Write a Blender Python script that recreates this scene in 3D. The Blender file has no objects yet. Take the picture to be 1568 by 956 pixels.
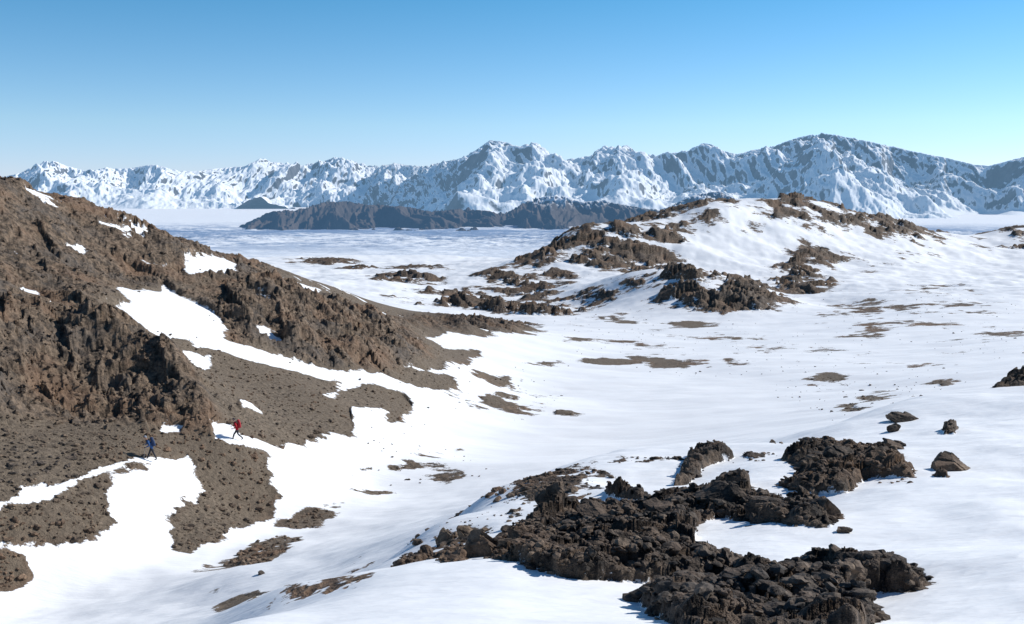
import bpy, math, time
import numpy as np
from mathutils import Vector, Matrix
T0=time.time()
rng=np.random.RandomState(7)
F=1500.0; CX=784.0; CY=478.0
PITCH=math.atan(178/F)
SUN_AZ=math.radians(64); SUN_EL=math.radians(33)
scene=bpy.context.scene
# ---------------------------------------------------------------- image pixel and noise helpers
def sight(px,py):  # px,py are image pixel coordinates, seen from the assumed camera
    """bearing and slope of the camera ray through an image pixel"""
    px=np.asarray(px,float); py=np.asarray(py,float)
    xr=(px-CX)/F; yr=(CY-py)/F
    fy=math.cos(PITCH)+yr*math.sin(PITCH); fz=-math.sin(PITCH)+yr*math.cos(PITCH)
    return np.arctan2(xr,fy), fz/np.hypot(xr,fy)
def hsh(ix,iy,seed):
    h=(ix.astype(np.uint32)*np.uint32(374761393))+(iy.astype(np.uint32)*np.uint32(668265263))+np.uint32((seed*2246822519+3266489917)&0xffffffff)
    h=(h^(h>>np.uint32(13)))*np.uint32(1274126177)
    h=(h^(h>>np.uint32(15)))*np.uint32(2654435761)
    return h^(h>>np.uint32(16))
_a=np.arange(256)/256*2*np.pi
GC=np.cos(_a).astype(np.float32); GS=np.sin(_a).astype(np.float32)
def perlin(x,y,seed=0):
    fx=np.floor(x); fy=np.floor(y)
    ix=fx.astype(np.int64); iy=fy.astype(np.int64)
    x=(x-fx).astype(np.float32); y=(y-fy).astype(np.float32)
    ux=x*x*x*(x*(x*6-15)+10); uy=y*y*y*(y*(y*6-15)+10)
    def g(i,j):
        k=hsh(ix+i,iy+j,seed)&np.uint32(255)
        return GC[k]*(x-i)+GS[k]*(y-j)
    a=g(0,0); b=g(1,0); c=g(0,1); d=g(1,1)
    return ((a+(b-a)*ux)*(1-uy)+(c+(d-c)*ux)*uy)*1.4
def fbm(x,y,lam,octs,seed=0,gain=.5,cell=None):
    s=np.zeros_like(x,dtype=np.float32); a=1.0; tot=0
    for i in range(octs):
        n=perlin(x/lam+17.3*i,y/lam-9.1*i,seed+i)
        if cell is not None: n=n*np.clip(lam/(cell*2.5)-.3,0,1)
        s+=a*n; tot+=a; a*=gain; lam/=2.03
    return s/tot
def ridged(x,y,lam,octs,seed=0,gain=.5,sharp=2.0):
    s=np.zeros_like(x,dtype=np.float32); a=1.0; w=np.ones_like(s); tot=0
    for i in range(octs):
        n=np.clip(1-np.abs(perlin(x/lam+11.7*i,y/lam+5.9*i,seed+i)),0,1)**sharp
        s+=a*n*w; w=np.clip(n*1.6,0,1); tot+=a; a*=gain; lam/=2.07
    return s/tot
def facets(x,y,lam,seed=0,tilt=.6):
    x=x/lam; y=y/lam
    fx=np.floor(x).astype(np.int64); fy=np.floor(y).astype(np.int64)
    best=np.full(x.shape,9e9,np.float32); out=np.zeros(x.shape,np.float32)
    for i in (-1,0,1):
        for j in (-1,0,1):
            h=hsh(fx+i,fy+j,seed)
            cx=fx+i+(h&np.uint32(1023))/1023.0; cy=fy+j+((h>>np.uint32(10))&np.uint32(1023))/1023.0
            dx=(x-cx).astype(np.float32); dy=(y-cy).astype(np.float32)
            r=dx*dx+dy*dy
            k=(h>>np.uint32(20))&np.uint32(255)
            hh=((h>>np.uint32(24))&np.uint32(255))/255.0
            v=(hh*.7+tilt*(GC[k]*dx+GS[k]*dy)).astype(np.float32)
            m=r<best; best=np.where(m,r,best); out=np.where(m,v,out)
    return out
def sstep(a,b,x):
    t=np.clip((x-a)/(b-a),0,1); return t*t*(3-2*t)
# ---------------------------------------------------------------- terrain control points: image pixels with assumed distances
CP=[]  # px,py,d
def line(pts,step=45):
    for (a,b) in zip(pts[:-1],pts[1:]):
        n=max(1,int(abs(b[0]-a[0])/step))
        for k in range(n):
            f=k/n; CP.append([a[0]+(b[0]-a[0])*f,a[1]+(b[1]-a[1])*f,math.exp(math.log(a[2])*(1-f)+math.log(b[2])*f)])
    CP.append(list(pts[-1]))
def pt(*ps):
    for p in ps: CP.append(list(p))
# knoll under the viewer
line([(-220,1015,9),(784,1015,9),(1790,1015,9)],200)
pt((500,956,14.5),(784,956,13.5),(1100,950,14),(1400,956,14.5),(1568,956,15),(1790,956,15))
line([(600,878,19),(784,868,18),(900,884,17.2),(985,905,16.2)],90)
pt((784,850,21),(784,800,28),(784,765,33),(1000,880,18.5),(1000,800,26),(1000,740,35),
   (1250,900,18),(1250,820,23),(1250,760,29),(1250,700,38),(1450,900,18),(1450,800,25),(1450,720,34),(1450,660,45),
   (1568,850,20),(1568,750,30),(1568,650,48),(1790,850,20),(1790,750,30),(1790,640,48),(690,840,28))
crest=[(200,1010,13),(340,956,16),(450,897,20.5),(520,880,22.5),(600,855,27),(660,803,31),(750,748,36),(860,714,42),(960,690,47),(1050,685,48),(1160,690,50),(1240,658,53),(1330,630,57),(1400,607,62),(1568,594,66),(1790,585,70)]
line(crest,60)
line([(a,b+24 if a<900 else b+16,c*1.2) for a,b,c in crest],60)
# valley floor
pt((-200,900,58),(0,900,60),(100,885,61),(200,860,63),(420,800,75),(550,740,90),(700,690,108),(800,650,130),(900,635,137),(1100,600,165),(1300,598,162),
   (1480,580,160),(1600,580,150),(1790,560,150),(1200,560,200),(1000,560,205),(850,570,190),(760,590,165),(1400,540,225),(1568,530,230),(1790,520,230),(900,530,240),(1050,520,265),(1200,510,280),
   (1350,500,290),(1500,495,300),(1790,490,300),(850,500,305),(780,480,350),(1300,470,370),(1450,455,430),(1568,450,440),(1790,450,440),(900,468,385),
   (340,880,52),(450,850,58),(600,790,72),(750,720,92),(300,930,47),(150,970,45),(0,990,45),(-200,990,45))
# hummocks on the right-hand side of the valley
pt((1300,448,400),(1350,446,395),(1330,480,330),(1400,486,315),(1460,492,305),(1380,462,360),(1430,440,470))
# left hillside
hc=[(-220,262,135),(0,285,150),(40,292,152),(110,316,155),(180,334,160),(230,352,166),(270,370,172),(300,388,178),(360,403,188),(430,415,200),(500,435,210),(560,458,222),(640,478,245),(720,492,262),(830,507,285)]
line(hc,50)
line([(a,b+(26 if a<600 else 4),c*1.22) for a,b,c in hc if a<760],60)
line([(-220,395,420),(0,395,420),(300,425,420),(600,440,440)],120)
pt((-200,380,118),(0,360,132),(0,420,118),(0,500,98),(-200,500,90),(-200,600,80),(0,600,84),(0,650,78),(0,700,72),(0,800,64),(-200,700,70),(-200,800,62),
   (100,400,135),(200,420,140),(100,480,107),(200,508,103),(260,548,97),(310,600,91),(335,655,85),(100,570,91),(200,600,89),(100,640,83),(200,655,81),(280,665,82),
   (250,500,113),(250,450,132),(340,510,121),(300,560,106),(350,545,113),(450,562,121),(580,572,132),(680,548,165),(340,440,146),(440,450,157),(540,482,175),(620,505,195),
   (364,677,82),(232,706,75.5),(130,745,70),(450,640,98),(400,600,104),(500,610,108),(600,640,114),(330,760,76),(270,840,66),(100,800,65),(400,720,81),(650,615,130),(500,670,95))
# far side of the valley
line([(-220,430,700),(400,415,780),(700,415,800)],200)
line([(-220,408,1100),(450,402,1050),(640,404,1100),(740,404,1100)],200)
line([(-220,402,1700),(450,396,1600),(640,392,1500),(760,396,1500)],200)
pt((600,430,600),(800,425,600),(700,455,430),(600,470,350),(800,450,440))
pt((-220,440,2100),(500,420,2100),(760,420,2100),(1100,430,1600),(1568,420,1700),(1790,420,1700))
line([(-220,420,3500),(784,420,3500),(1790,420,3500)],250)
line([(-220,400,5000),(784,400,5000),(1790,400,5000)],250)
# hill across the valley
hh=[(770,402,560),(805,387,575),(860,357,600),(930,342,620),(1000,339,640),(1055,329,650),(1090,312,665),(1135,314,690),(1180,308,720),(1230,303,750),(1290,319,765),(1350,335,780),(1400,350,795),(1460,366,810),(1510,372,850),(1540,356,900),(1568,347,930),(1680,322,1000),(1790,310,1000)]
line(hh,40)
line([(a,b+30,c*1.25) for a,b,c in hh],60)
pt((900,400,535),(1000,400,560),(1040,375,590),(1080,380,600),(1150,400,590),(1150,350,650),(1200,432,520),(1250,380,650),(1300,350,720),(1400,430,560),(1400,395,680),(1500,430,600),(1500,400,720),(1568,420,640),(1790,420,640),(1568,385,800),
   (1480,405,690),(1300,440,480),(1000,426,470),(1100,432,470),(1200,455,455),(900,370,570),(980,365,590),(850,385,560))
fh=[(900,436,410),(960,420,400),(1010,413,400),(1060,412,395),(1130,430,392),(1170,445,392),(1210,459,395)]
line(fh,40)
pt((1100,490,322),(950,455,375),(1000,470,350),(1180,480,335),(1060,450,360),(1130,460,350))
CP=np.array(CP)
cu,ct=sight(CP[:,0],CP[:,1]); cv=np.log(CP[:,2])
def kern(r2): return -np.sqrt(r2+.03**2)
N=len(CP)
A=kern((cu[:,None]-cu)**2+(cv[:,None]-cv)**2)
A[np.arange(N),np.arange(N)]+= .004
P=np.c_[np.ones(N),cu,cv]
M=np.block([[A,P],[P.T,np.zeros((3,3))]])
sol=np.linalg.solve(M,np.r_[ct,0,0,0])
gu=np.linspace(-.60,.60,420); gv=np.linspace(math.log(9),math.log(5000),520)
GT=np.zeros((520,420))
for i,v in enumerate(gv):
    GT[i]=kern((gu[:,None]-cu)**2+(v-cv)**2)@sol[:N]+sol[N]+sol[N+1]*gu+sol[N+2]*v
def samp(grid,u,v):
    fu=np.clip((u-gu[0])/(gu[1]-gu[0]),0,418.999); fv=np.clip((v-gv[0])/(gv[1]-gv[0]),0,518.999)
    iu=fu.astype(int); iv=fv.astype(int); a=fu-iu; b=fv-iv
    return (grid[iv,iu]*(1-a)+grid[iv,iu+1]*a)*(1-b)+(grid[iv+1,iu]*(1-a)+grid[iv+1,iu+1]*a)*b
def ground_hit(px,py):
    u,t=sight(px,py)
    vs=np.linspace(math.log(9.2),math.log(3000),3000)
    tt=samp(GT,np.full(3000,float(u)),vs)
    k=np.nonzero(tt>=t)[0]
    i=int(np.argmax(tt)) if len(k)==0 else k[0]
    return float(u),float(vs[i])
# ---------------------------------------------------------------- terrain grid
ud=np.linspace(-.525,.525,1320)
side=.525+np.cumsum(np.linspace(.001,.022,75))
U=np.r_[-side[::-1],ud,side]
V=np.r_[np.linspace(math.log(.5),math.log(9),20)[:-1],np.linspace(math.log(9),math.log(12.5),60)[:-1],np.linspace(math.log(12.5),math.log(95),980)[:-1],np.linspace(math.log(95),math.log(1200),720)[:-1],np.linspace(math.log(1200),math.log(5000),80)]
nu,nv=len(U),len(V)
UU,VV=np.meshgrid(U,V); D=np.exp(VV)
Z=samp(GT,UU,VV)*D
near=D<9
zn=samp(GT,UU,np.full_like(VV,math.log(9)))*9
Z=np.where(near,-1.75+(zn+1.75)*(D/9),Z)
X=D*np.sin(UU); Y=D*np.cos(UU)
print('grid',nu,nv,nu*nv,time.time()-T0)
ROCK=np.zeros((nv,nu),np.float32); CRAG=np.zeros((nv,nu),np.float32); DARK=np.zeros((nv,nu),np.float32); GRAV=np.zeros((nv,nu),np.float32)
def resolve(poly):
    out=[]
    for p in poly:
        if len(p)==3: out.append((float(sight(p[0],400)[0]),math.log(p[2])))
        else: out.append(ground_hit(*p))
    return np.array(out)
def cov(poly,w,slack=0):
    q=resolve(poly)
    u0,u1=q[:,0].min()-2*w,q[:,0].max()+2*w; v0,v1=q[:,1].min()-2*w,q[:,1].max()+2*w
    a,b=np.searchsorted(U,[u0,u1]); c,d=np.searchsorted(V,[v0,v1])
    if b<=a or d<=c: return None
    uu=UU[c:d,a:b].astype(np.float32); vv=VV[c:d,a:b].astype(np.float32)
    dist=np.full(uu.shape,9.,np.float32); ins=np.zeros(uu.shape,bool)
    n=len(q)
    for i in range(n):
        x1,y1=q[i]; x2,y2=q[(i+1)%n]
        dx,dy=x2-x1,y2-y1; L=dx*dx+dy*dy+1e-12
        t=np.clip(((uu-x1)*dx+(vv-y1)*dy)/L,0,1)
        dist=np.minimum(dist,(uu-x1-t*dx)**2+(vv-y1-t*dy)**2)
        if abs(dy)>1e-9:
            ins^=((y1>vv)!=(y2>vv))&(uu<dx*(vv-y1)/dy+x1)
    s=np.sqrt(dist); s=np.where(ins,s,-s)
    return (slice(c,d),slice(a,b)), sstep(-w,w,s)
def add(arr,poly,val=1.,w=.02):
    r=cov(poly,w)
    if r: arr[r[0]]=np.maximum(arr[r[0]],val*r[1])
def sub(arr,poly,w=.008,val=1.):
    r=cov(poly,w)
    if r: arr[r[0]]*=(1-val*r[1])
def ell(cx,cy,rx,ry,rot=0,n=14):
    out=[]
    for k in range(n):
        a=2*math.pi*k/n; x=rx*math.cos(a); y=ry*math.sin(a)
        out.append((cx+x,cy+y+rot*x))
    return out
HILL=[(-700,0,215),(0,0,205),(270,0,225),(430,0,245),(560,0,265),(640,0,285),(830,0,300),(835,509),(780,511),(700,521),(742,540),(700,552),(690,572),(703,598),(680,612),(655,602),(648,632),(600,660),(560,668),(470,680),(412,692),(424,740),(420,770),(370,810),(300,850),(250,845),(258,798),(308,748),(288,706),(235,714),(175,722),(165,745),(185,808),(120,830),(0,836),(-200,850),(-700,0,62)]
add(ROCK,HILL,1.,.020)
add(GRAV,HILL,1.,.01)
add(ROCK,[(-100,842),(0,842),(40,852),(45,880),(30,896),(-100,900)],1.,.01)
add(GRAV,[(-100,842),(0,842),(40,852),(45,880),(30,896),(-100,900)],1.,.01)
SN=[[(150,470),(192,460),(185,443),(240,446),(250,433),(290,460),(330,488),(352,520),(330,526),(290,515),(240,511),(210,503),(190,487)],
 [(290,512),(370,528),(450,552),(520,568),(600,584),(660,598),(700,596),(705,606),(650,628),(620,604),(560,586),(538,592),(510,612),(496,608),(520,582),(450,572),(370,548),(300,530)],
 [(548,628),(586,628),(584,656),(550,662)],
 [(332,652),(352,652),(368,668),(412,684),(420,694),(360,684),(332,674)],
 [(-20,772),(60,756),(100,736),(150,716),(210,700),(290,703),(285,712),(200,712),(160,728),(110,750),(60,768),(-20,786)],
 [(30,748),(72,738),(72,752),(35,756)],
 [(393,496),(415,500),(436,526),(404,520)],[(278,538),(322,548),(322,568),(288,558)],[(278,412),(375,410),(365,421),(290,422)],
 [(438,432),(494,444),(486,450),(440,440)],[(518,456),(556,472),(548,480),(520,466)],[(508,508),(545,516),(540,524),(512,514)],
 [(655,518),(700,512),(735,536),(680,534)],[(248,655),(280,656),(276,664),(250,662)],[(360,612),(385,618),(400,636),(370,630)],
 [(600,555),(650,565),(700,570),(690,576),(620,568)],
 [(100,374),(125,379),(122,384),(100,379)],[(30,438),(62,446),(58,452),(34,446)],[(150,338),(196,350),(194,354),(150,343)],[(0,508),(26,512),(20,518),(0,516)],[(80,462),(104,468),(98,472),(80,468)],
 [(220,400),(260,408),(255,413),(224,406)],[(0,380),(30,386),(28,391),(0,386)],[(380,455),(420,470),(414,475),(384,462)],[(560,500),(600,515),(594,520),(564,506)]]
for s in SN: sub(ROCK,s,.012)
for e in [(760,612,30,13),(730,575,16,7),(765,582,22,8),(575,751,38,10,.08),(520,772,26,12),(478,795,48,13,-.25),(400,842,60,20,-.25),(372,922,42,11,-.3),(330,904,30,7,-.3),(515,712,26,6,.1),(560,718,22,6),(620,718,30,4),
          (935,554,42,6),(1000,552,36,4,.1),(876,523,22,4),(958,493,32,5,.1),(1062,499,36,7),(1276,582,36,9,.1),(1345,608,46,11,-.15),(1306,626,26,7),(1220,555,15,3),(1442,586,16,3),
          (832,555,32,3),(868,631,15,3),(690,692,22,3),(800,508,40,5,.1),(1020,562,30,3),(1160,520,30,3)]:
    p=ell(*e); add(ROCK,p,.80,.022); add(GRAV,p,1.,.02)
for e in [(1340,500,72,24,.36),(1330,468,90,18,.44),(1250,522,64,12,.38),(1440,450,60,16,.38),(1440,500,50,8,.52),(1480,470,70,18,.34),(1400,570,60,16,.31),(1130,540,200,36,.20),(450,870,140,60,.28),(620,720,110,34,.27),(760,600,80,40,.30),(1320,600,110,30,.35),(1000,510,160,40,.20),(1500,520,80,30,.22)]:
    add(ROCK,ell(*e[:4]),e[4],.05)
for e in [(500,401,46,6),(622,426,50,9),(640,410,44,4),(792,432,62,13,.1),(840,455,74,10,.1),(700,447,66,6),(740,466,110,7,.03),(640,459,44,4),(800,476,84,7,.05),(720,497,96,8,.04),(872,466,42,10,.2),(820,415,60,5,.1),(560,412,40,3),(930,450,50,6)]:
    p=ell(*e); add(ROCK,p,.80,.035); add(CRAG,p,.8,.03); add(DARK,p,.7,.03)
R3=[([(775,404),(860,360),(930,345),(1060,334),(1085,345),(1075,365),(1042,376),(1040,408),(1000,414),(950,420),(900,412),(820,410)],.78),
    ([(760,0,700),(770,0,575),(860,0,600),(930,0,625),(1060,0,650),(1060,0,760),(930,0,740)],.76),
    ([(1055,330),(1092,314),(1120,320),(1100,332),(1062,342)],.95),([(1050,0,730),(1050,0,655),(1120,0,690),(1120,0,760)],.95),
    ([(1140,350),(1180,311),(1230,306),(1290,322),(1350,338),(1450,368),(1400,374),(1340,362),(1270,352),(1210,345)],.73),
    ([(1160,440),(1180,380),(1250,372),(1310,392),(1260,415),(1290,440)],.62),
    ([(1300,415),(1390,392),(1450,390),(1380,402),(1310,420)],.55),
    ([(1500,380),(1540,360),(1568,352),(1700,340),(1700,380),(1568,385)],.6),([(1500,0,1100),(1500,0,860),(1568,0,920),(1790,0,960),(1790,0,1200)],.6),
    ([(930,448),(962,424),(1050,414),(1130,432),(1210,460),(1180,476),(1105,490),(1060,474),(1000,456)],.66),
    ([(1070,436),(1130,433),(1208,461),(1180,474),(1110,488),(1062,470)],.92),
    ([(960,0,440),(960,0,400),(1060,0,397),(1210,0,396),(1210,0,440)],.70),
    ([(1210,0,900),(1150,0,900),(1150,0,690),(1300,0,720),(1450,0,790),(1450,0,900)],.74)]
for p,v in R3: add(ROCK,p,v,.03); add(CRAG,p,.9,.03); add(DARK,p,.45,.03)
sub(ROCK,[(1045,378),(1150,352),(1200,374),(1150,430),(1060,405)],.02,.85)
# foreground outcrops
FG=[([(750,860),(770,825),(830,790),(900,780),(1000,775),(1070,755),(1150,755),(1200,768),(1250,768),(1282,785),(1278,812),(1230,812),(1150,808),(1100,830),(1060,842),(1100,860),(1135,886),(1060,890),(900,885),(830,878)],1.,.018),
    ([(980,905),(1020,890),(1100,880),(1180,890),(1250,868),(1310,875),(1330,884),(1390,878),(1424,905),(1400,916),(1340,912),(1300,925),(1345,940),(1330,985),(1060,985),(1000,935)],1.,.018),
    ([(1190,702),(1250,680),(1300,684),(1340,694),(1380,698),(1400,732),(1330,732),(1290,752),(1230,750),(1188,742),(1232,722)],1.,.016),
    ([(1030,745),(1060,692),(1112,688),(1122,698),(1082,708),(1055,738)],1.,.008),
    ([(1092,739),(1150,741),(1148,750),(1095,749)],1.,.006),
    ([(922,756),(990,764),(985,772),(930,766)],1.,.006),
    ([(1440,660),(1465,656),(1466,666),(1442,667)],1.,.005),([(1428,727),(1454,729),(1452,733),(1430,732)],1.,.005),
    ([(1130,692),(1170,694),(1180,700),(1140,703)],.6,.01),([(640,856),(700,812),(770,800),(740,850),(700,862)],.34,.02),
    ([(980,850),(1130,850),(1140,885),(1000,900)],.56,.02),
    ([(1520,596),(1545,580),(1640,570),(1700,580),(1640,592)],.85,.012),([(1000,765),(1100,740),(1240,745),(1230,770),(1000,780)],.37,.02),([(1100,690),(1240,668),(1400,680),(1420,740),(1200,760)],.30,.02),
    ([(590,866),(650,806),(750,753),(860,719),(950,697),(1050,692),(1055,702),(940,716),(975,742),(900,762),(820,792),(760,805),(700,835),(640,856)],.41,.012)]
for p,v,w in FG:
    add(ROCK,p,v,w); add(CRAG,p,1. if v>.65 else .25,w*1.5); add(DARK,p,1. if v>.6 else .7,w*2)
sub(ROCK,[(1062,812),(1100,795),(1150,806),(1110,832),(1070,838)],.008,.9)
# crags of the left hillside
C=[([(-700,0,108),(0,470),(100,478),(170,488),(230,518),(280,558),(322,630),(337,664),(250,658),(150,648),(60,640),(0,640),(-700,0,80)],1.),
   ([(290,452),(340,430),(440,438),(540,468),(620,498),(655,545),(600,565),(520,563),(450,548),(400,524),(350,520),(330,480)],1.),
   ([(-700,0,220),(0,0,205),(270,0,225),(430,0,245),(430,440),(300,440),(180,440),(150,480),(0,480),(-700,0,105)],.6)]
for p,v in C: add(CRAG,p,v,.03)
print('masks',time.time()-T0)
cell=D*.0024
n1=fbm(X,Y,22.,9,31,.72,cell)
big=fbm(X,Y,140.,5,77,.6,cell)
n2=fbm(X,Y*.6,3.0,6,55,.75,cell)
wn=sstep(20,70,D)
nn=n1*wn*2.3+n2*(1-wn)*2.1 + big*sstep(300,700,D)*.5
edge=1-np.abs(ROCK*2-1)**3
rk=ROCK+nn*(.22+.58*edge)*np.where(ROCK>.02,1,0)
hillm=GRAV*(ROCK>.9)
streak=fbm(X*.7+Y*.7,(Y-X)*.25,9.,5,91,.6,cell)
rk=rk-hillm*sstep(.24,.34,streak)*.75*sstep(70,120,D)
rk=np.where(GRAV*(D<150)*(ROCK>.9),np.maximum(rk,.8),rk)
rk=np.clip(rk,0,1).astype(np.float32)
rm=sstep(.52,.78,rk)
# displacement
dz=np.zeros_like(Z)
def put(lam,amp,wgt,seed,warp=.5,ax=None):
    m=(wgt*rm*CRAG)>.01
    if m.any():
        x0,y0=X[m],Y[m]
        xx=x0+perlin(x0/lam/1.3,y0/lam/1.3,seed+3)*lam*warp; yy=y0+perlin(x0/lam/1.3,y0/lam/1.3,seed+4)*lam*warp
        if ax is not None:
            ca,sa=math.cos(ax),math.sin(ax); xx,yy=(xx*ca+yy*sa)*.42,(yy*ca-xx*sa)*1.35
        dz[m]+=(facets(xx,yy,lam,seed,.9)-.1)*amp*(wgt*rm*CRAG)[m]
nr=1-sstep(55,70,D)
put(.16,.05,nr*(D<45),11); put(.45,.13,nr,12); put(1.5,.24,nr,13); put(.8,.24,nr,18,.3,.45)
md=sstep(55,70,D)*(1-sstep(350,420,D))
put(.9,.2,md,14); put(2.4,.5,md,15); put(7.5,1.2,md,16); put(3.2,.75,md,19,.3,.7)
fr=sstep(300,360,D)
put(6.,1.6,fr,17); put(14.,3.2,fr,18,.3,.5)
rg=ridged(X*.8+Y*.6,(Y*.8-X*.6)*.45,14.,6,41,.6)
dz+=(rg-.45)*3.6*md*rm*CRAG
dz+=(ridged(X,Y,60.,6,43,.6)-.45)*5.*fr*rm*CRAG
dz+=(ridged(X,Y,2.6,6,42,.6,1.2)-.45)*.34*nr*rm*CRAG
dz+=.05*nr*rm*CRAG
# gravel relief and snow undulation
dz+=fbm(X,Y,1.2,5,60,.6,cell)*.09*rm*(1-CRAG)*sstep(10,40,D)
sn=(1-rm)
dz+=fbm(X,Y,5.5,3,61,.4,cell)*.36*sn*(1-sstep(60,110,D)) + fbm(X*.5,Y*1.2,16.,4,62,.45,cell)*1.0*sstep(50,120,D)*sn
dz+=fbm(X,Y,45.,5,63,.55,cell)*3.8*sstep(250,500,D)
dz+=fbm(X,Y,160.,4,64,.5,cell)*4.0*sstep(800,1100,D)*(1-sstep(1400,2000,D))
# wind-carved sastrugi
dz+=(ridged(X*.45+Y*.3,Y*1.3-X*.5,1.6,4,65,.5,1.2)-.5)*.07*sn*(1-sstep(45,70,D))
dz*=sstep(6,12,D)
Z=Z+dz
print('disp',time.time()-T0)
def grid_mesh(name,X,Y,Z,attrs={},smooth=True):
    nv,nu=X.shape
    me=bpy.data.meshes.new(name)
    co=np.empty((nv*nu,3),np.float32); co[:,0]=X.ravel(); co[:,1]=Y.ravel(); co[:,2]=Z.ravel()
    me.vertices.add(nv*nu); me.vertices.foreach_set('co',co.ravel())
    i=(np.arange(nv-1)[:,None]*nu+np.arange(nu-1)).ravel()
    q=np.stack([i,i+1,i+nu+1,i+nu],1).astype(np.int32)
    a=co[q[0,1]]-co[q[0,0]]; b=co[q[0,3]]-co[q[0,0]]
    if a[0]*b[1]-a[1]*b[0]<0: q=q[:,::-1].copy()
    nf=len(q)
    me.loops.add(nf*4); me.loops.foreach_set('vertex_index',q.ravel())
    me.polygons.add(nf); me.polygons.foreach_set('loop_start',np.arange(nf,dtype=np.int32)*4)
    me.update(calc_edges=True)
    me.polygons.foreach_set('use_smooth',np.full(nf,smooth,bool))
    for k,a in attrs.items():
        at=me.attributes.new(k,'FLOAT','POINT'); at.data.foreach_set('value',a.ravel().astype(np.float32))
    ob=bpy.data.objects.new(name,me); scene.collection.objects.link(ob)
    return ob
terrain=grid_mesh('mountain_valley_ground',X,Y,Z,{'rock':rk,'crag':CRAG,'dark':DARK,'grav':GRAV})
print('mesh',time.time()-T0)
def zat(u,d):
    v=math.log(d); i=min(max(np.searchsorted(V,v),1),nv-1); j=min(max(np.searchsorted(U,u),1),nu-1)
    return float(Z[i,j])
# ---------------------------------------------------------------- materials
def newmat(name):
    m=bpy.data.materials.new(name); m.use_nodes=True; nt=m.node_tree; nt.nodes.clear()
    return m,nt
class NB:
    def __init__(s,nt): s.nt=nt
    def n(s,typ,**kw):
        nd=s.nt.nodes.new(typ)
        for k,v in kw.items(): setattr(nd,k,v)
        return nd
    def l(s,a,b): s.nt.links.new(a,b)
    def val(s,node,inp,v):
        if isinstance(v,bpy.types.NodeSocket): s.l(v,node.inputs[inp])
        else: node.inputs[inp].default_value=v
    def math(s,op,a,b=0.,c=None,clamp=False):
        nd=s.n('ShaderNodeMath',operation=op); nd.use_clamp=clamp
        s.val(nd,0,a); s.val(nd,1,b)
        if c is not None: s.val(nd,2,c)
        return nd.outputs[0]
    def noise(s,vec,scale,detail=6,rough=.6,dist=0.):
        nd=s.n('ShaderNodeTexNoise'); s.l(vec,nd.inputs['Vector'])
        nd.inputs['Scale'].default_value=scale; nd.inputs['Detail'].default_value=detail; nd.inputs['Roughness'].default_value=rough; nd.inputs['Distortion'].default_value=dist
        return nd.outputs['Fac']
    def smooth(s,x,a,b,lo=0.,hi=1.):
        nd=s.n('ShaderNodeMapRange'); nd.interpolation_type='SMOOTHSTEP'; s.l(x,nd.inputs[0])
        nd.inputs[1].default_value=a; nd.inputs[2].default_value=b; nd.inputs[3].default_value=lo; nd.inputs[4].default_value=hi
        return nd.outputs[0]
    def mix(s,f,a,b,blend='MIX'):
        nd=s.n('ShaderNodeMix',data_type='RGBA',blend_type=blend)
        s.val(nd,0,f)
        for k,v in ((6,a),(7,b)):
            if isinstance(v,tuple): nd.inputs[k].default_value=(*v,1) if len(v)==3 else v
            else: s.l(v,nd.inputs[k])
        return nd.outputs[2]
    def attr(s,name):
        return s.n('ShaderNodeAttribute',attribute_name=name).outputs['Fac']
    def bsdf(s,col,rough,normal=None,spec=.3):
        b=s.n('ShaderNodeBsdfPrincipled')
        s.val(b,'Base Color',col if not isinstance(col,tuple) else (*col,1)); s.val(b,'Roughness',rough); s.val(b,'Specular IOR Level',spec)
        if normal is not None: s.l(normal,b.inputs['Normal'])
        return b.outputs[0]
    def bump(s,h,strength,dist,normal=None):
        b=s.n('ShaderNodeBump'); b.inputs['Strength'].default_value=strength; b.inputs['Distance'].default_value=dist; s.l(h,b.inputs['Height'])
        if normal is not None: s.l(normal,b.inputs['Normal'])
        return b.outputs[0]
    def out(s,sh): o=s.n('ShaderNodeOutputMaterial'); s.l(sh,o.inputs[0])
def rock_colour(b,pos,dark,grav,crag):
    nA=b.noise(pos,.10,6,.68); nB=b.noise(pos,1.5,6,.75)
    c=b.mix(b.smooth(nB,.36,.66),(.038,.029,.022),(.250,.182,.126))
    c=b.mix(b.smooth(nA,.48,.64,0,.55),c,(.225,.135,.083))
    c=b.mix(b.smooth(nA,.49,.36,0,.55),c,(.095,.085,.077))
    vo=b.n('ShaderNodeTexVoronoi'); b.l(pos,vo.inputs['Vector']); vo.inputs['Scale'].default_value=4.0
    g=b.mix(vo.outputs['Color'],(.085,.066,.048),(.230,.180,.130))
    g=b.mix(b.smooth(nA,.40,.62,0,.5),g,(.165,.128,.092))
    isg=b.math('MULTIPLY',grav,b.smooth(crag,.6,.1))
    c=b.mix(isg,c,g)
    dk=b.mix(b.smooth(nB,.38,.66),(.014,.012,.011),(.140,.100,.073))
    dk=b.mix(b.smooth(nA,.50,.64,0,.6),dk,(.16,.100,.062))
    c=b.mix(dark,c,dk)
    return c,nB
m,nt=newmat('ground_snow_and_rock'); b=NB(nt)
pos=b.n('ShaderNodeNewGeometry').outputs['Position']
rock=b.attr('rock'); dark=b.attr('dark'); grav=b.attr('grav'); crag=b.attr('crag')
mpf=b.n('ShaderNodeMapping'); b.l(pos,mpf.inputs[0]); mpf.inputs['Scale'].default_value=(.6,1.2,1.6)
fine=b.noise(mpf.outputs[0],.4,8,.80)
amt=b.math('ADD',rock,b.math('MULTIPLY',b.math('SUBTRACT',fine,.5),1.6))
edge=b.smooth(amt,.47,.53)
edge=b.math('MULTIPLY',edge,b.smooth(rock,.14,.26))
edge=b.math('MAXIMUM',edge,b.smooth(rock,.64,.78))
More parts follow.
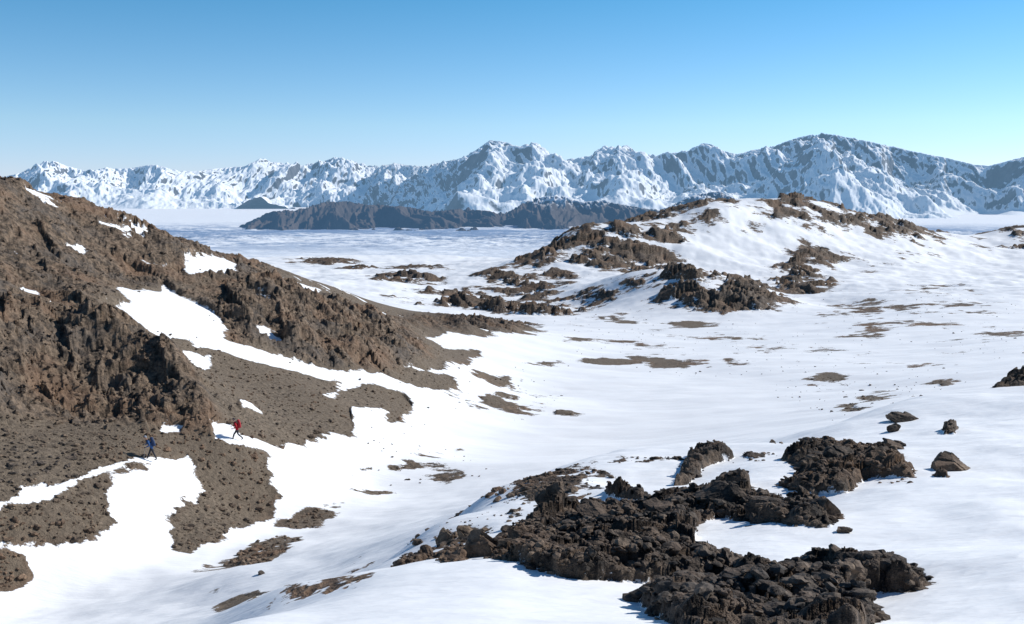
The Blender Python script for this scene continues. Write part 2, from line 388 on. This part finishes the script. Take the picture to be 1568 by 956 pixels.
col,nB=rock_colour(b,pos,dark,grav,crag)
snow=(.88,.89,.90)
mp=b.n('ShaderNodeMapping'); b.l(pos,mp.inputs[0]); mp.inputs['Rotation'].default_value=(0,0,.5); mp.inputs['Scale'].default_value=(.5,2.2,1)
ns=b.bump(b.noise(mp.outputs[0],.8,5,.6),.5,.15)
s1=b.bsdf(snow,.62,ns,.25); s2=b.bsdf(col,.85,b.bump(nB,1.,.34),.25)
mx=b.n('ShaderNodeMixShader'); b.l(edge,mx.inputs[0]); b.l(s1,mx.inputs[1]); b.l(s2,mx.inputs[2]); b.out(mx.outputs[0])
terrain.data.materials.append(m)
def rockmat(name,dark,brown=0.):
    m,nt=newmat(name); b=NB(nt); pos=b.n('ShaderNodeNewGeometry').outputs['Position']
    v=b.n('ShaderNodeValue'); v.outputs[0].default_value=dark
    z=b.n('ShaderNodeValue'); z.outputs[0].default_value=0.
    col,nB=rock_colour(b,pos,v.outputs[0],z.outputs[0],z.outputs[0])
    b.out(b.bsdf(col,.85,b.bump(b.noise(pos,6.,5,.7),.9,.06),.25)); return m
M_rock_l=rockmat('rock_brown',.15); M_rock_d=rockmat('rock_dark',.8)
def farmat(name,rockcol,haze,hazecol,slope=(.62,.78),snowlo=None,na=.25,nb=.30):
    m,nt=newmat(name); b=NB(nt)
    ge=b.n('ShaderNodeNewGeometry'); pos=ge.outputs['Position']
    sx=b.n('ShaderNodeSeparateXYZ'); b.l(ge.outputs['Normal'],sx.inputs[0]); nz=sx.outputs[2]
    nA=b.noise(pos,.0011,5,.6)
    mq=b.n('ShaderNodeMapping'); b.l(pos,mq.inputs[0]); mq.inputs['Scale'].default_value=(1.,1.,.6)
    nB=b.noise(mq.outputs[0],.010,6,.7)
    k=b.math('ADD',nz,b.math('ADD',b.math('MULTIPLY',b.math('SUBTRACT',nA,.5),na),b.math('MULTIPLY',b.math('SUBTRACT',nB,.5),nb)))
    fac=b.smooth(k,slope[0],slope[1])
    if snowlo:
        sp=b.n('ShaderNodeSeparateXYZ'); b.l(pos,sp.inputs[0])
        zz=b.math('ADD',sp.outputs[2],b.math('MULTIPLY',b.math('SUBTRACT',nA,.5),200.))
        zz=b.math('ADD',zz,b.math('MULTIPLY',sp.outputs[0],.06))
        fac=b.math('MULTIPLY',fac,b.smooth(zz,snowlo[0],snowlo[1]))
    rc=b.mix(b.smooth(nB,.35,.65),tuple(c*.6 for c in rockcol),tuple(c*1.3 for c in rockcol))
    c=b.mix(fac,rc,(.90,.91,.925))
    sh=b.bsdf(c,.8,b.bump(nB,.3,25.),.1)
    em=b.n('ShaderNodeEmission'); em.inputs[0].default_value=(*hazecol,1); em.inputs[1].default_value=1.  # aerial haze painted in: even blue glow mixed into the surface, regardless of distance
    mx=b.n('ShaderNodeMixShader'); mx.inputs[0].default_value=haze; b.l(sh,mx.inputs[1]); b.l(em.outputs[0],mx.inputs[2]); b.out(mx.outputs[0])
    return m
# ---------------------------------------------------------------- mountain ranges
def smooth1(c,n):
    k=np.hanning(2*n+3)[1:-1]; k/=k.sum(); return np.convolve(np.pad(c,n,mode='edge'),k,'valid')
def make_range(name,sky,Dp,wf,wb,zb,seed,nu,nd,lam,A1,A2,mat,p1=1.15,xr=(-900,2500),fill=.0,jagk=.35,octs=8,gain=.44,ys=.6,warp=.28):
    px=np.linspace(xr[0],xr[1],nu)
    sp=np.array(sky); spx=sp[:,0]; py=np.interp(px,spx,sp[:,1])
    jag=fbm(px,px*0+seed,22.,5,seed,.6)*5.
    u,t=sight(px,py+jag*jagk)
    Dc=np.interp(px,[p[0] for p in Dp],[p[1] for p in Dp])
    wfc=np.interp(px,[p[0] for p in Dp],[p[2] if len(p)>2 else wf for p in Dp])
    s=np.linspace(-1,1,nd)[:,None]; s=np.sign(s)*np.abs(s)**1.25; S=np.where(s<0,s*wfc,s*wb)
    DD=Dc+S; UU=np.broadcast_to(u,DD.shape)
    X=DD*np.sin(UU); Y=DD*np.cos(UU)
    wxx=X+fbm(X,Y,lam*1.6,2,seed+50)*lam*warp; wyy=Y+fbm(X,Y,lam*1.6,2,seed+60)*lam*warp
    r=ridged(wxx*.94+wyy*.25,(wyy*.94-wxx*.25)*ys,lam,octs,seed,gain,1.0)
    r=(r-r.mean())/r.std()
    r2=ridged(wxx+S*.1,wyy*.6,lam*.26,6,seed+20,.52,1.0); r2=(r2-r2.mean())/r2.std()
    ss=np.abs(s)*np.ones_like(DD)
    q=np.clip(1-ss+fbm(X,Y,lam*1.5,3,seed+9)*.35*ss,0,1)
    env=q**p1
    H=(t*Dc-zb)
    Hs=smooth1(H,40)
    z=zb+Hs*(env*1.0+A1*.25*r*(env**.8)*(1.10-env)*1.9+A2*.07*r2*env**.6)
    if fill>0:
        fl=zb+Hs*(fill*env**1.5+.05*fbm(X,Y,lam*.9,3,seed+33)*env)
        kk=Hs*.02
        a=(z-fl)/kk; z=fl+kk*np.logaddexp(0,np.clip(a,-60,60))
    for it in range(3):
        tt=(z/DD).max(0); c=t-tt; cs=smooth1(c,45 if it==0 else 14)
        z=z+cs*DD*(env**.5 if it==0 else np.exp(-(s/.30)**2))
    tt=(z/DD).max(0); c=t-tt; cr_=smooth1(c,1)
    z=z+cr_*DD*np.exp(-(s/.10)**2)
    ob=grid_mesh(name,X,Y,z); ob.data.materials.append(mat); return ob
SKY=[(-900,250),(-500,240),(-250,256),(-100,262),(0,272),(30,265),(60,250),(85,247),(100,253),(130,262),(160,258),(200,258),(230,252),(250,255),(270,262),(300,262),(330,258),(345,257),(375,255),(392,246),(405,241),(412,248),(440,250),(465,253),(490,248),(515,240),(535,245),(560,254),(585,254),(605,249),(625,254),(650,254),(680,247),(700,244),(715,238),(735,226),(750,215),(765,216),(780,219),(790,225),(805,222),(822,217),(835,230),(850,240),(870,244),(900,240),(925,223),(940,226),(960,222),(975,232),(1000,238),(1030,234),(1050,232),(1075,220),(1090,221),(1110,232),(1130,236),(1160,228),(1190,222),(1210,214),(1245,206),(1270,205),(1300,211),(1340,219),(1400,232),(1450,242),(1490,252),(1515,254),(1540,248),(1568,240),(1650,228),(1800,238),(2000,226),(2500,240)]
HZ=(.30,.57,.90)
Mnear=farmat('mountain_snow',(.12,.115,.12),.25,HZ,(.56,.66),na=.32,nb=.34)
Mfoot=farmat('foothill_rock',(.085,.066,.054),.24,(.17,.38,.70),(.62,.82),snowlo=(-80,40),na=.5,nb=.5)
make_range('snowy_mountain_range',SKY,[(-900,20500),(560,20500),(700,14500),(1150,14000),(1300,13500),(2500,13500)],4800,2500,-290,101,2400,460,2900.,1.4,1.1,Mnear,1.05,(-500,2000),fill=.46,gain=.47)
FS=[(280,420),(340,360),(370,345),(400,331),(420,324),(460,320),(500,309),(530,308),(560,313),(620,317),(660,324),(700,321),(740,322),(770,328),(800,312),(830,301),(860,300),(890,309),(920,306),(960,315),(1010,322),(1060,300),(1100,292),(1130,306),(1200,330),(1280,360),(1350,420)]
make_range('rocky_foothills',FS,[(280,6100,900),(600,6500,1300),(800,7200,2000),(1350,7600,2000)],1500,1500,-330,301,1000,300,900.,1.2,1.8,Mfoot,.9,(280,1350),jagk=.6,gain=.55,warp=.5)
print('ranges',time.time()-T0)
# ---------------------------------------------------------------- glacier
gu_=np.linspace(-1.2,1.2,1500); gv_=np.r_[np.linspace(math.log(1900),math.log(9000),520)[:-1],np.linspace(math.log(9000),math.log(90000),90)]
GU,GV=np.meshgrid(gu_,gv_); GD=np.exp(GV); gx=GD*np.sin(GU); gy=GD*np.cos(GU)
cr=ridged(gx*.5+gy*.2,gy*1.0-gx*.2,110.,4,201,.6,1.3)
pat=sstep(-.15,.3,fbm(gx,gy,1800.,4,210,.5))
gz=-200+(cr-.5)*24*(1-sstep(6000,9500,GD))*(.35+.65*pat)+fbm(gx,gy,2500.,4,212,.5)*14
gl=grid_mesh('glacier_icefield',gx,gy,gz)
m,nt=newmat('glacier_ice'); b=NB(nt); ge=b.n('ShaderNodeNewGeometry'); pos=ge.outputs['Position']
mp=b.n('ShaderNodeMapping'); b.l(pos,mp.inputs[0]); mp.inputs['Scale'].default_value=(.6,1.0,1)
g1=b.noise(mp.outputs[0],.012,7,.78); g2=b.noise(pos,.0007,4,.5)
dist=b.n('ShaderNodeVectorMath',operation='LENGTH'); b.l(pos,dist.inputs[0])
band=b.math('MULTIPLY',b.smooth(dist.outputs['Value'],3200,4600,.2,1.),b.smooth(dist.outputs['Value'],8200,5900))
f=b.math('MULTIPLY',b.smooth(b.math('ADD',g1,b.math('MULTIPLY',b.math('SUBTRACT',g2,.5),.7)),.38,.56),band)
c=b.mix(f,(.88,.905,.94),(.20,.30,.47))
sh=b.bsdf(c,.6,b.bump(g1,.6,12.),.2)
em=b.n('ShaderNodeEmission'); em.inputs[0].default_value=(.45,.66,.93,1)  # pale blue glow mixed into the ice stands in for distance haze
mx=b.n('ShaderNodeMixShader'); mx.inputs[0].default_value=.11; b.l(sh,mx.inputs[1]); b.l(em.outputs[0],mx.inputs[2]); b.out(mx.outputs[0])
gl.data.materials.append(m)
# ---------------------------------------------------------------- boulders & rubble
import bmesh
def ico(sub):
    bm=bmesh.new(); bmesh.ops.create_icosphere(bm,subdivisions=sub,radius=1); 
    v=np.array([x.co[:] for x in bm.verts]); f=np.array([[y.index for y in x.verts] for x in bm.faces]); bm.free(); return v,f
IV,IF=ico(2); BV,BF=ico(5)
def boulder(px,py,wpx,hpx,mat,seed,name='boulder',lift=.5):
    u,v=ground_hit(px,py); d=math.exp(v); w=wpx*d/F/2; h=hpx*d/F/2
    r=np.random.RandomState(seed); p=BV.copy()
    for k in range(18):
        n=r.normal(size=3); n/=np.linalg.norm(n); o=r.uniform(.45,.85)
        s=p@n; p-=np.outer(np.maximum(s-o,0),n)*.98
    nn=fbm(p[:,0]*2+seed,p[:,1]*2+p[:,2]*1.7,1.4,6,seed,.7)
    fc=facets(p[:,0]+p[:,2]*.7+9,p[:,1]-p[:,2]*.6+seed,.6,seed,.9)
    p*= (1+nn*.18+(fc-.35)*.18)[:,None]
    p/=np.abs(p).max(0)
    p*=np.array([w,w*.9,h*1.15])
    me=bpy.data.meshes.new(name); me.from_pydata(p.tolist(),[],BF.tolist()); me.polygons.foreach_set('use_smooth',np.zeros(len(BF),bool)); me.update()
    ob=bpy.data.objects.new(name,me); scene.collection.objects.link(ob); me.materials.append(mat)
    # stand the boulder on the terrain, sunk into its lowest supporting spot
    zz=min(zat(u+du*w/d*.5,d+dd*w*.5) for du in (-1,0,1) for dd in (-1,0,1))
    ob.location=(d*math.sin(u),d*math.cos(u),.5*zz+.5*zat(u,d)+h*lift); ob.rotation_euler=(0,0,r.uniform(-.4,.4))
for k,(px,py,w,h,mt) in enumerate([(842,792,50,56,M_rock_d),(735,850,66,54,M_rock_l),(715,826,34,28,M_rock_l),(682,832,32,32,M_rock_l),(655,850,28,28,M_rock_d),(1450,718,66,34,M_rock_l),(1365,690,42,20,M_rock_d),(1292,816,26,12,M_rock_d),(1370,662,26,16,M_rock_d),(1380,642,50,16,M_rock_d),(1240,674,28,14,M_rock_d),(1085,700,50,22,M_rock_d),(1255,800,60,36,M_rock_d),(1390,905,60,36,M_rock_d),(400,882,14,9,M_rock_l),
    (1105,788,84,44,M_rock_d),(1180,796,76,46,M_rock_d),(1240,900,90,48,M_rock_d),(1310,902,70,42,M_rock_d),(1130,918,80,36,M_rock_d),(905,812,64,36,M_rock_d),(1220,935,70,42,M_rock_l),(1010,800,60,30,M_rock_d),(800,850,60,30,M_rock_d),(1280,715,60,30,M_rock_d),(1340,718,50,26,M_rock_d)]):
    boulder(px,py,w,h,mt,900+k,lift=.5 if k<15 else .28)
def rubble(name,n,dr,size,test,mat,seed,up=.15):
    r=np.random.RandomState(seed); cnt=0
    u=r.uniform(-.52,.52,n*12); v=r.uniform(math.log(dr[0]),math.log(dr[1]),n*12)
    i=np.clip(np.searchsorted(V,v),0,nv-1); j=np.clip(np.searchsorted(U,u),0,nu-1)
    ok=np.nonzero(r.rand(len(u))<test(i,j))[0][:n]; n=len(ok)
    u,v,i,j=u[ok],v[ok],i[ok],j[ok]; d=np.exp(v)
    s=size[0]*np.exp(r.normal(size=n)*size[1]); s=np.clip(s,size[0]*.3,size[0]*4)
    base=IV[None]*(1+r.uniform(-.28,.22,(n,len(IV),1)))
    sc=np.stack([s*r.uniform(.8,1.5,n),s*r.uniform(.7,1.1,n),s*r.uniform(.35,.7,n)],1)
    p=base*sc[:,None,:]
    a=r.uniform(0,6.28,n); tl=r.normal(size=n)*.35
    ct,st=np.cos(tl)[:,None],np.sin(tl)[:,None]
    y=p[...,1]*ct-p[...,2]*st; z=p[...,1]*st+p[...,2]*ct; x=p[...,0]
    ca,sa=np.cos(a)[:,None],np.sin(a)[:,None]
    q=np.stack([x*ca-y*sa,x*sa+y*ca,z],-1)
    q+=np.stack([d*np.sin(u),d*np.cos(u),Z[i,j]+s*up],1)[:,None,:]
    co=q.reshape(-1,3).astype(np.float32); f=(IF[None]+np.arange(n)[:,None,None]*len(IV)).reshape(-1,3).astype(np.int32)
    me=bpy.data.meshes.new(name); me.vertices.add(len(co)); me.vertices.foreach_set('co',co.ravel())
    me.loops.add(len(f)*3); me.loops.foreach_set('vertex_index',f.ravel()); me.polygons.add(len(f)); me.polygons.foreach_set('loop_start',np.arange(len(f),dtype=np.int32)*3)
    me.update(calc_edges=True); me.polygons.foreach_set('use_smooth',np.zeros(len(f),bool))
    ob=bpy.data.objects.new(name,me); scene.collection.objects.link(ob); me.materials.append(mat); print(name,n)
rubble('outcrop_rubble',4500,(13,66),(.045,.6),lambda i,j:(rk[i,j]>.5)*DARK[i,j]*.9,M_rock_d,1)
rubble('outcrop_rubble',3200,(13,66),(.045,.65),lambda i,j:(rk[i,j]>.34)*DARK[i,j]*.9,M_rock_l,2)
rubble('hillside_scree',9000,(55,210),(.075,.6),lambda i,j:(rk[i,j]>.55)*(GRAV[i,j]>.5)*.9*np.exp(-(V[i]-4.2)),M_rock_l,3)
rubble('scattered_stones',700,(90,420),(.09,.5),lambda i,j:(rk[i,j]<.3)*(ROCK[i,j]>.08)*.8,M_rock_d,4)
print('rocks',time.time()-T0)
# ---------------------------------------------------------------- hikers
def cloth(name,col,rough=.75):
    m,nt=newmat(name); b=NB(nt); pos=b.n('ShaderNodeTexCoord').outputs['Object']
    n=b.noise(pos,18.,4,.6); c=b.mix(b.smooth(n,.3,.7),tuple(x*.8 for x in col),tuple(min(1,x*1.15) for x in col))
    b.out(b.bsdf(c,rough,b.bump(n,.3,.01),.3)); return m
def skin_mesh(name,verts,edges,rad,mats,assign,sub=2,root=0):
    me=bpy.data.meshes.new(name); me.from_pydata(verts,edges,[]); ob=bpy.data.objects.new(name,me); scene.collection.objects.link(ob)
    md=ob.modifiers.new('s','SKIN'); md.use_smooth_shade=True
    if not me.skin_vertices: me.skin_vertices.new()
    for i,r in enumerate(rad):
        sv=me.skin_vertices[0].data[i]; sv.radius=(r if isinstance(r,tuple) else (r,r)); sv.use_root=(i==root)
    sb=ob.modifiers.new('d','SUBSURF'); sb.levels=sub; sb.render_levels=sub
    dg=bpy.context.evaluated_depsgraph_get(); dg.update()
    nm=bpy.data.meshes.new_from_object(ob.evaluated_get(dg)); ob.modifiers.clear(); ob.data=nm
    for mm in mats: nm.materials.append(mm)
    for p in nm.polygons: p.material_index=assign(p.center); p.use_smooth=True
    return ob
SKINM=cloth('face_skin',(.45,.27,.19),.5); GLOVE=cloth('gloves',(.03,.03,.035)); BOOT=cloth('boots',(.045,.035,.03)); PANTS=cloth('trousers',(.03,.03,.038))
POLE=cloth('pole_metal',(.25,.25,.27),.35)
def hiker(loc,heading,jcol,pcol,hatcol,stoop=.12,phase=1):
    root=bpy.data.objects.new('hiker',None); scene.collection.objects.link(root)
    J=cloth('jacket',jcol); PK=cloth('backpack_fabric',pcol); HT=cloth('hat',hatcol)
    s=stoop; sw=.30*phase
    V_=[(0,0,.92),(.02,0,1.05),(.05+s*.4,0,1.22),(.06+s*.8,0,1.38),(.08+s,0,1.50),(.10+s*1.2,0,1.58),
        (0,.095,.90),(sw*.75+.05,.10,.50),(sw*1.25,.10,.10),(sw*1.25+.17,.10,.045),
        (0,-.095,.90),(-sw*.35+.08,-.10,.50),(-sw*1.35,-.10,.13),(-sw*1.35+.15,-.10,.045),
        (.06+s*.8,.19,1.40),(.00+s*.6,.27,1.14),(.24+s*.6,.29,1.03),
        (.06+s*.8,-.19,1.40),(.06+s*.7,-.28,1.13),(.31+s*.7,-.27,1.12)]
    E=[(0,1),(1,2),(2,3),(3,4),(4,5),(0,6),(6,7),(7,8),(8,9),(0,10),(10,11),(11,12),(12,13),(3,14),(14,15),(15,16),(3,17),(17,18),(18,19)]
    R=[(.15,.12),(.145,.12),(.165,.13),(.16,.12),(.06,.06),(.05,.05),.10,.066,.050,.042,.10,.066,.050,.042,.078,.056,.040,.078,.056,.040]
    def asg(c):
        if c.z>1.50 and abs(c.y)<.1: return 3
        if c.z<.16: return 2
        if c.z<.88 and abs(c.y)<.22: return 1
        return 0
    body=skin_mesh('body',V_,E,R,[J,PANTS,BOOT,SKINM],asg); body.parent=root
    hc=Vector((.12+s*1.35,0,1.66)); bm=bmesh.new(); bmesh.ops.create_uvsphere(bm,u_segments=28,v_segments=20,radius=1)
    for v in bm.verts:
        x,y,z=v.co
        nose=max(0,x)*math.exp(-((y/.16)**2+((z+.12)/.2)**2))*.22
        brow=max(0,x)*math.exp(-((z-.12)/.1)**2)*.04; eye=max(0,x)*(math.exp(-(((abs(y)-.36)/.16)**2+((z-.0)/.12)**2)))*-.08
        mouth=max(0,x)*math.exp(-((y/.25)**2+((z+.48)/.05)**2))*-.05
        jaw=1-.28*max(0,-z-.2)
        v.co=Vector((x*.100*jaw+(nose+brow+eye+mouth)*.1,y*.078*jaw,z*.122))
    me=bpy.data.meshes.new('head'); bm.to_mesh(me); bm.free()
    for p in me.polygons: p.use_smooth=True
    hd=bpy.data.objects.new('head',me); scene.collection.objects.link(hd); me.materials.append(SKINM); hd.location=hc; hd.parent=root
    def blob(nm,loc,sc,mat,cut=None,seg=18):
        bm=bmesh.new(); bmesh.ops.create_uvsphere(bm,u_segments=seg,v_segments=12,radius=1)
        if cut is not None: bmesh.ops.delete(bm,geom=[v for v in bm.verts if v.co.z<cut-(.5 if v.co.x<-.2 else 0)],context='VERTS')
        for v in bm.verts: v.co=Vector((v.co.x*sc[0],v.co.y*sc[1],v.co.z*sc[2]))
        me=bpy.data.meshes.new(nm); bm.to_mesh(me); bm.free(); me.materials.append(mat)
        for p in me.polygons: p.use_smooth=True
        o=bpy.data.objects.new(nm,me); scene.collection.objects.link(o); o.location=loc; o.parent=root; return o
    blob('hat',hc+Vector((-.006,0,.008)),(.112,.090,.132),HT,.18)
    for sgn in (1,-1):
        blob('ear',hc+Vector((0,sgn*.080,-.01)),(.018,.010,.03),SKINM,None,8)
        blob('eye',hc+Vector((.088,sgn*.030,.0)),(.010,.012,.010),GLOVE,None,8)
    bm=bmesh.new(); bmesh.ops.create_cube(bm,size=1)
    bmesh.ops.subdivide_edges(bm,edges=bm.edges[:],cuts=5,use_grid_fill=True)
    for v in bm.verts:
        x,y,z=v.co*2
        k=(1-.14*(z*z)); v.co=Vector((x*.13*k*(1-.25*y*y)*(1-.12*max(z,0)),y*.17*k*(1-.12*x*x),z*.30*(1-.10*(x*x+y*y))))
    me=bpy.data.meshes.new('backpack'); bm.to_mesh(me); bm.free(); me.materials.append(PK)
    for p in me.polygons: p.use_smooth=True
    bp=bpy.data.objects.new('backpack',me); scene.collection.objects.link(bp); bp.location=(-.20+s*.5,0,1.28); bp.rotation_euler=(0,s*1.3,0); bp.parent=root
    blob('backpack_lid',Vector((-.17+s*.75,0,1.58)),(.12,.15,.065),PK)
    for sgn in (1,-1):
        st=skin_mesh('shoulder_strap',[(-.10+s*.7,sgn*.11,1.46),(.06+s*.9,sgn*.12,1.52),(.19+s*.8,sgn*.12,1.40),(.17+s*.5,sgn*.14,1.22),(.0,sgn*.19,1.12)],[(0,1),(1,2),(2,3),(3,4)],[.022]*5,[GLOVE],lambda c:0,1); st.parent=root
        w=Vector((.24+s*.6,.29,1.03)) if sgn>0 else Vector((.31+s*.7,-.27,1.12))
        hv=[w,w+Vector((.05,0,-.012)),w+Vector((.085,0,-.015))]
        hv=[tuple(x) for x in hv]; he=[(0,1),(1,2)]; hr=[.028,.030,.026]
        for k,(oz,ln) in enumerate([(.024,.030),(.008,.034),(-.008,.031),(-.024,.025)]):
            i=len(hv); bp_=Vector(hv[2]); a=bp_+Vector((.005,0,oz)); hv+= [tuple(a),tuple(a+Vector((ln*.8,sgn*-.006,0))),tuple(a+Vector((ln*.9,sgn*-.034,0))),tuple(a+Vector((ln*.1,sgn*-.046,0)))]
            he+=[(2,i),(i,i+1),(i+1,i+2),(i+2,i+3)]; hr+=[.010,.0095,.009,.008]
        i=len(hv); bp_=Vector(hv[1]); hv+=[tuple(bp_+Vector((.012,sgn*-.026,.02))),tuple(bp_+Vector((.045,sgn*-.042,.026)))]; he+=[(1,i),(i,i+1)]; hr+=[.012,.010]
        hd_=skin_mesh('gloved_hand',hv,he,hr,[GLOVE],lambda c:0,1); hd_.parent=root
        top=w+Vector((.09,-sgn*.022,.06)); bot=Vector((.52 if sgn>0 else .12,w.y+sgn*.06,-.02))
        dv=bot-top; bm=bmesh.new(); bmesh.ops.create_cone(bm,segments=10,radius1=.012,radius2=.007,depth=dv.length,cap_ends=True)
        me=bpy.data.meshes.new('trekking_pole'); bm.to_mesh(me); bm.free(); me.materials.append(POLE)
        po=bpy.data.objects.new('trekking_pole',me); scene.collection.objects.link(po); po.location=(top+bot)/2; po.rotation_euler=(-dv).to_track_quat('Z','Y').to_euler(); po.parent=root
    root.location=loc; root.rotation_euler=(0,0,heading); return root
for (px,py,hd_,jc,pc,hc_,st_,ph) in [(364,677,math.radians(195),(.50,.02,.03),(.36,.02,.03),(.05,.04,.05),.10,1),(233,707,math.radians(200),(.03,.09,.24),(.02,.04,.10),(.25,.28,.33),.20,-.8)]:
    u2,v2=ground_hit(px,py); d=math.exp(v2)
    zz=zat(u2,d); print('hiker d',d,zz)
    h=hiker((d*math.sin(u2),d*math.cos(u2),zz+.01),hd_,jc,pc,hc_,st_,ph); h.scale=(1.08,1.08,1.08)
# ---------------------------------------------------------------- light, sky, camera
sd=Vector((math.sin(SUN_AZ)*math.cos(SUN_EL),math.cos(SUN_AZ)*math.cos(SUN_EL),math.sin(SUN_EL)))
L=bpy.data.lights.new('sun','SUN'); L.energy=5.0; L.angle=math.radians(.5); L.color=(1,.965,.915)
lo=bpy.data.objects.new('sun',L); scene.collection.objects.link(lo); lo.rotation_euler=sd.to_track_quat('Z','Y').to_euler(); lo.location=(200,100,300)
w=bpy.data.worlds.new('World'); scene.world=w; w.use_nodes=True; nt=w.node_tree; b=NB(nt)
bg=nt.nodes['Background']; sk=nt.nodes.new('ShaderNodeTexSky'); sk.sky_type='NISHITA'; sk.sun_disc=False; sk.sun_elevation=SUN_EL; sk.sun_rotation=SUN_AZ
sk.altitude=1500; sk.air_density=1.0; sk.dust_density=0.; sk.ozone_density=2.0
tc=b.n('ShaderNodeTexCoord'); sx=b.n('ShaderNodeSeparateXYZ'); b.l(tc.outputs['Generated'],sx.inputs[0])
rp=b.n('ShaderNodeValToRGB'); b.l(b.math('MULTIPLY',sx.outputs[2],2.0,clamp=True),rp.inputs[0])
e=rp.color_ramp.elements; e[0].position=0; e[0].color=(.64,.68,1.05,1); e[1].position=.14; e[1].color=(.64,.78,.92,1)
k=e.new(.42); k.color=(.29,.70,.84,1); k=e.new(.9); k.color=(.30,.50,.62,1)
mxx=b.mix(1.,sk.outputs[0],rp.outputs[0],'MULTIPLY'); b.l(mxx,bg.inputs[0]); bg.inputs[1].default_value=.15
cam=bpy.data.cameras.new('camera'); co=bpy.data.objects.new('camera',cam); scene.collection.objects.link(co)
cam.sensor_width=36; cam.lens=36*F/1568; cam.clip_start=.2; cam.clip_end=200000
co.location=(0,0,0); co.rotation_euler=(math.radians(90)-PITCH,0,0); scene.camera=co
scene.view_settings.view_transform='Standard'; scene.view_settings.look='None'; scene.view_settings.exposure=0
print('done',time.time()-T0)
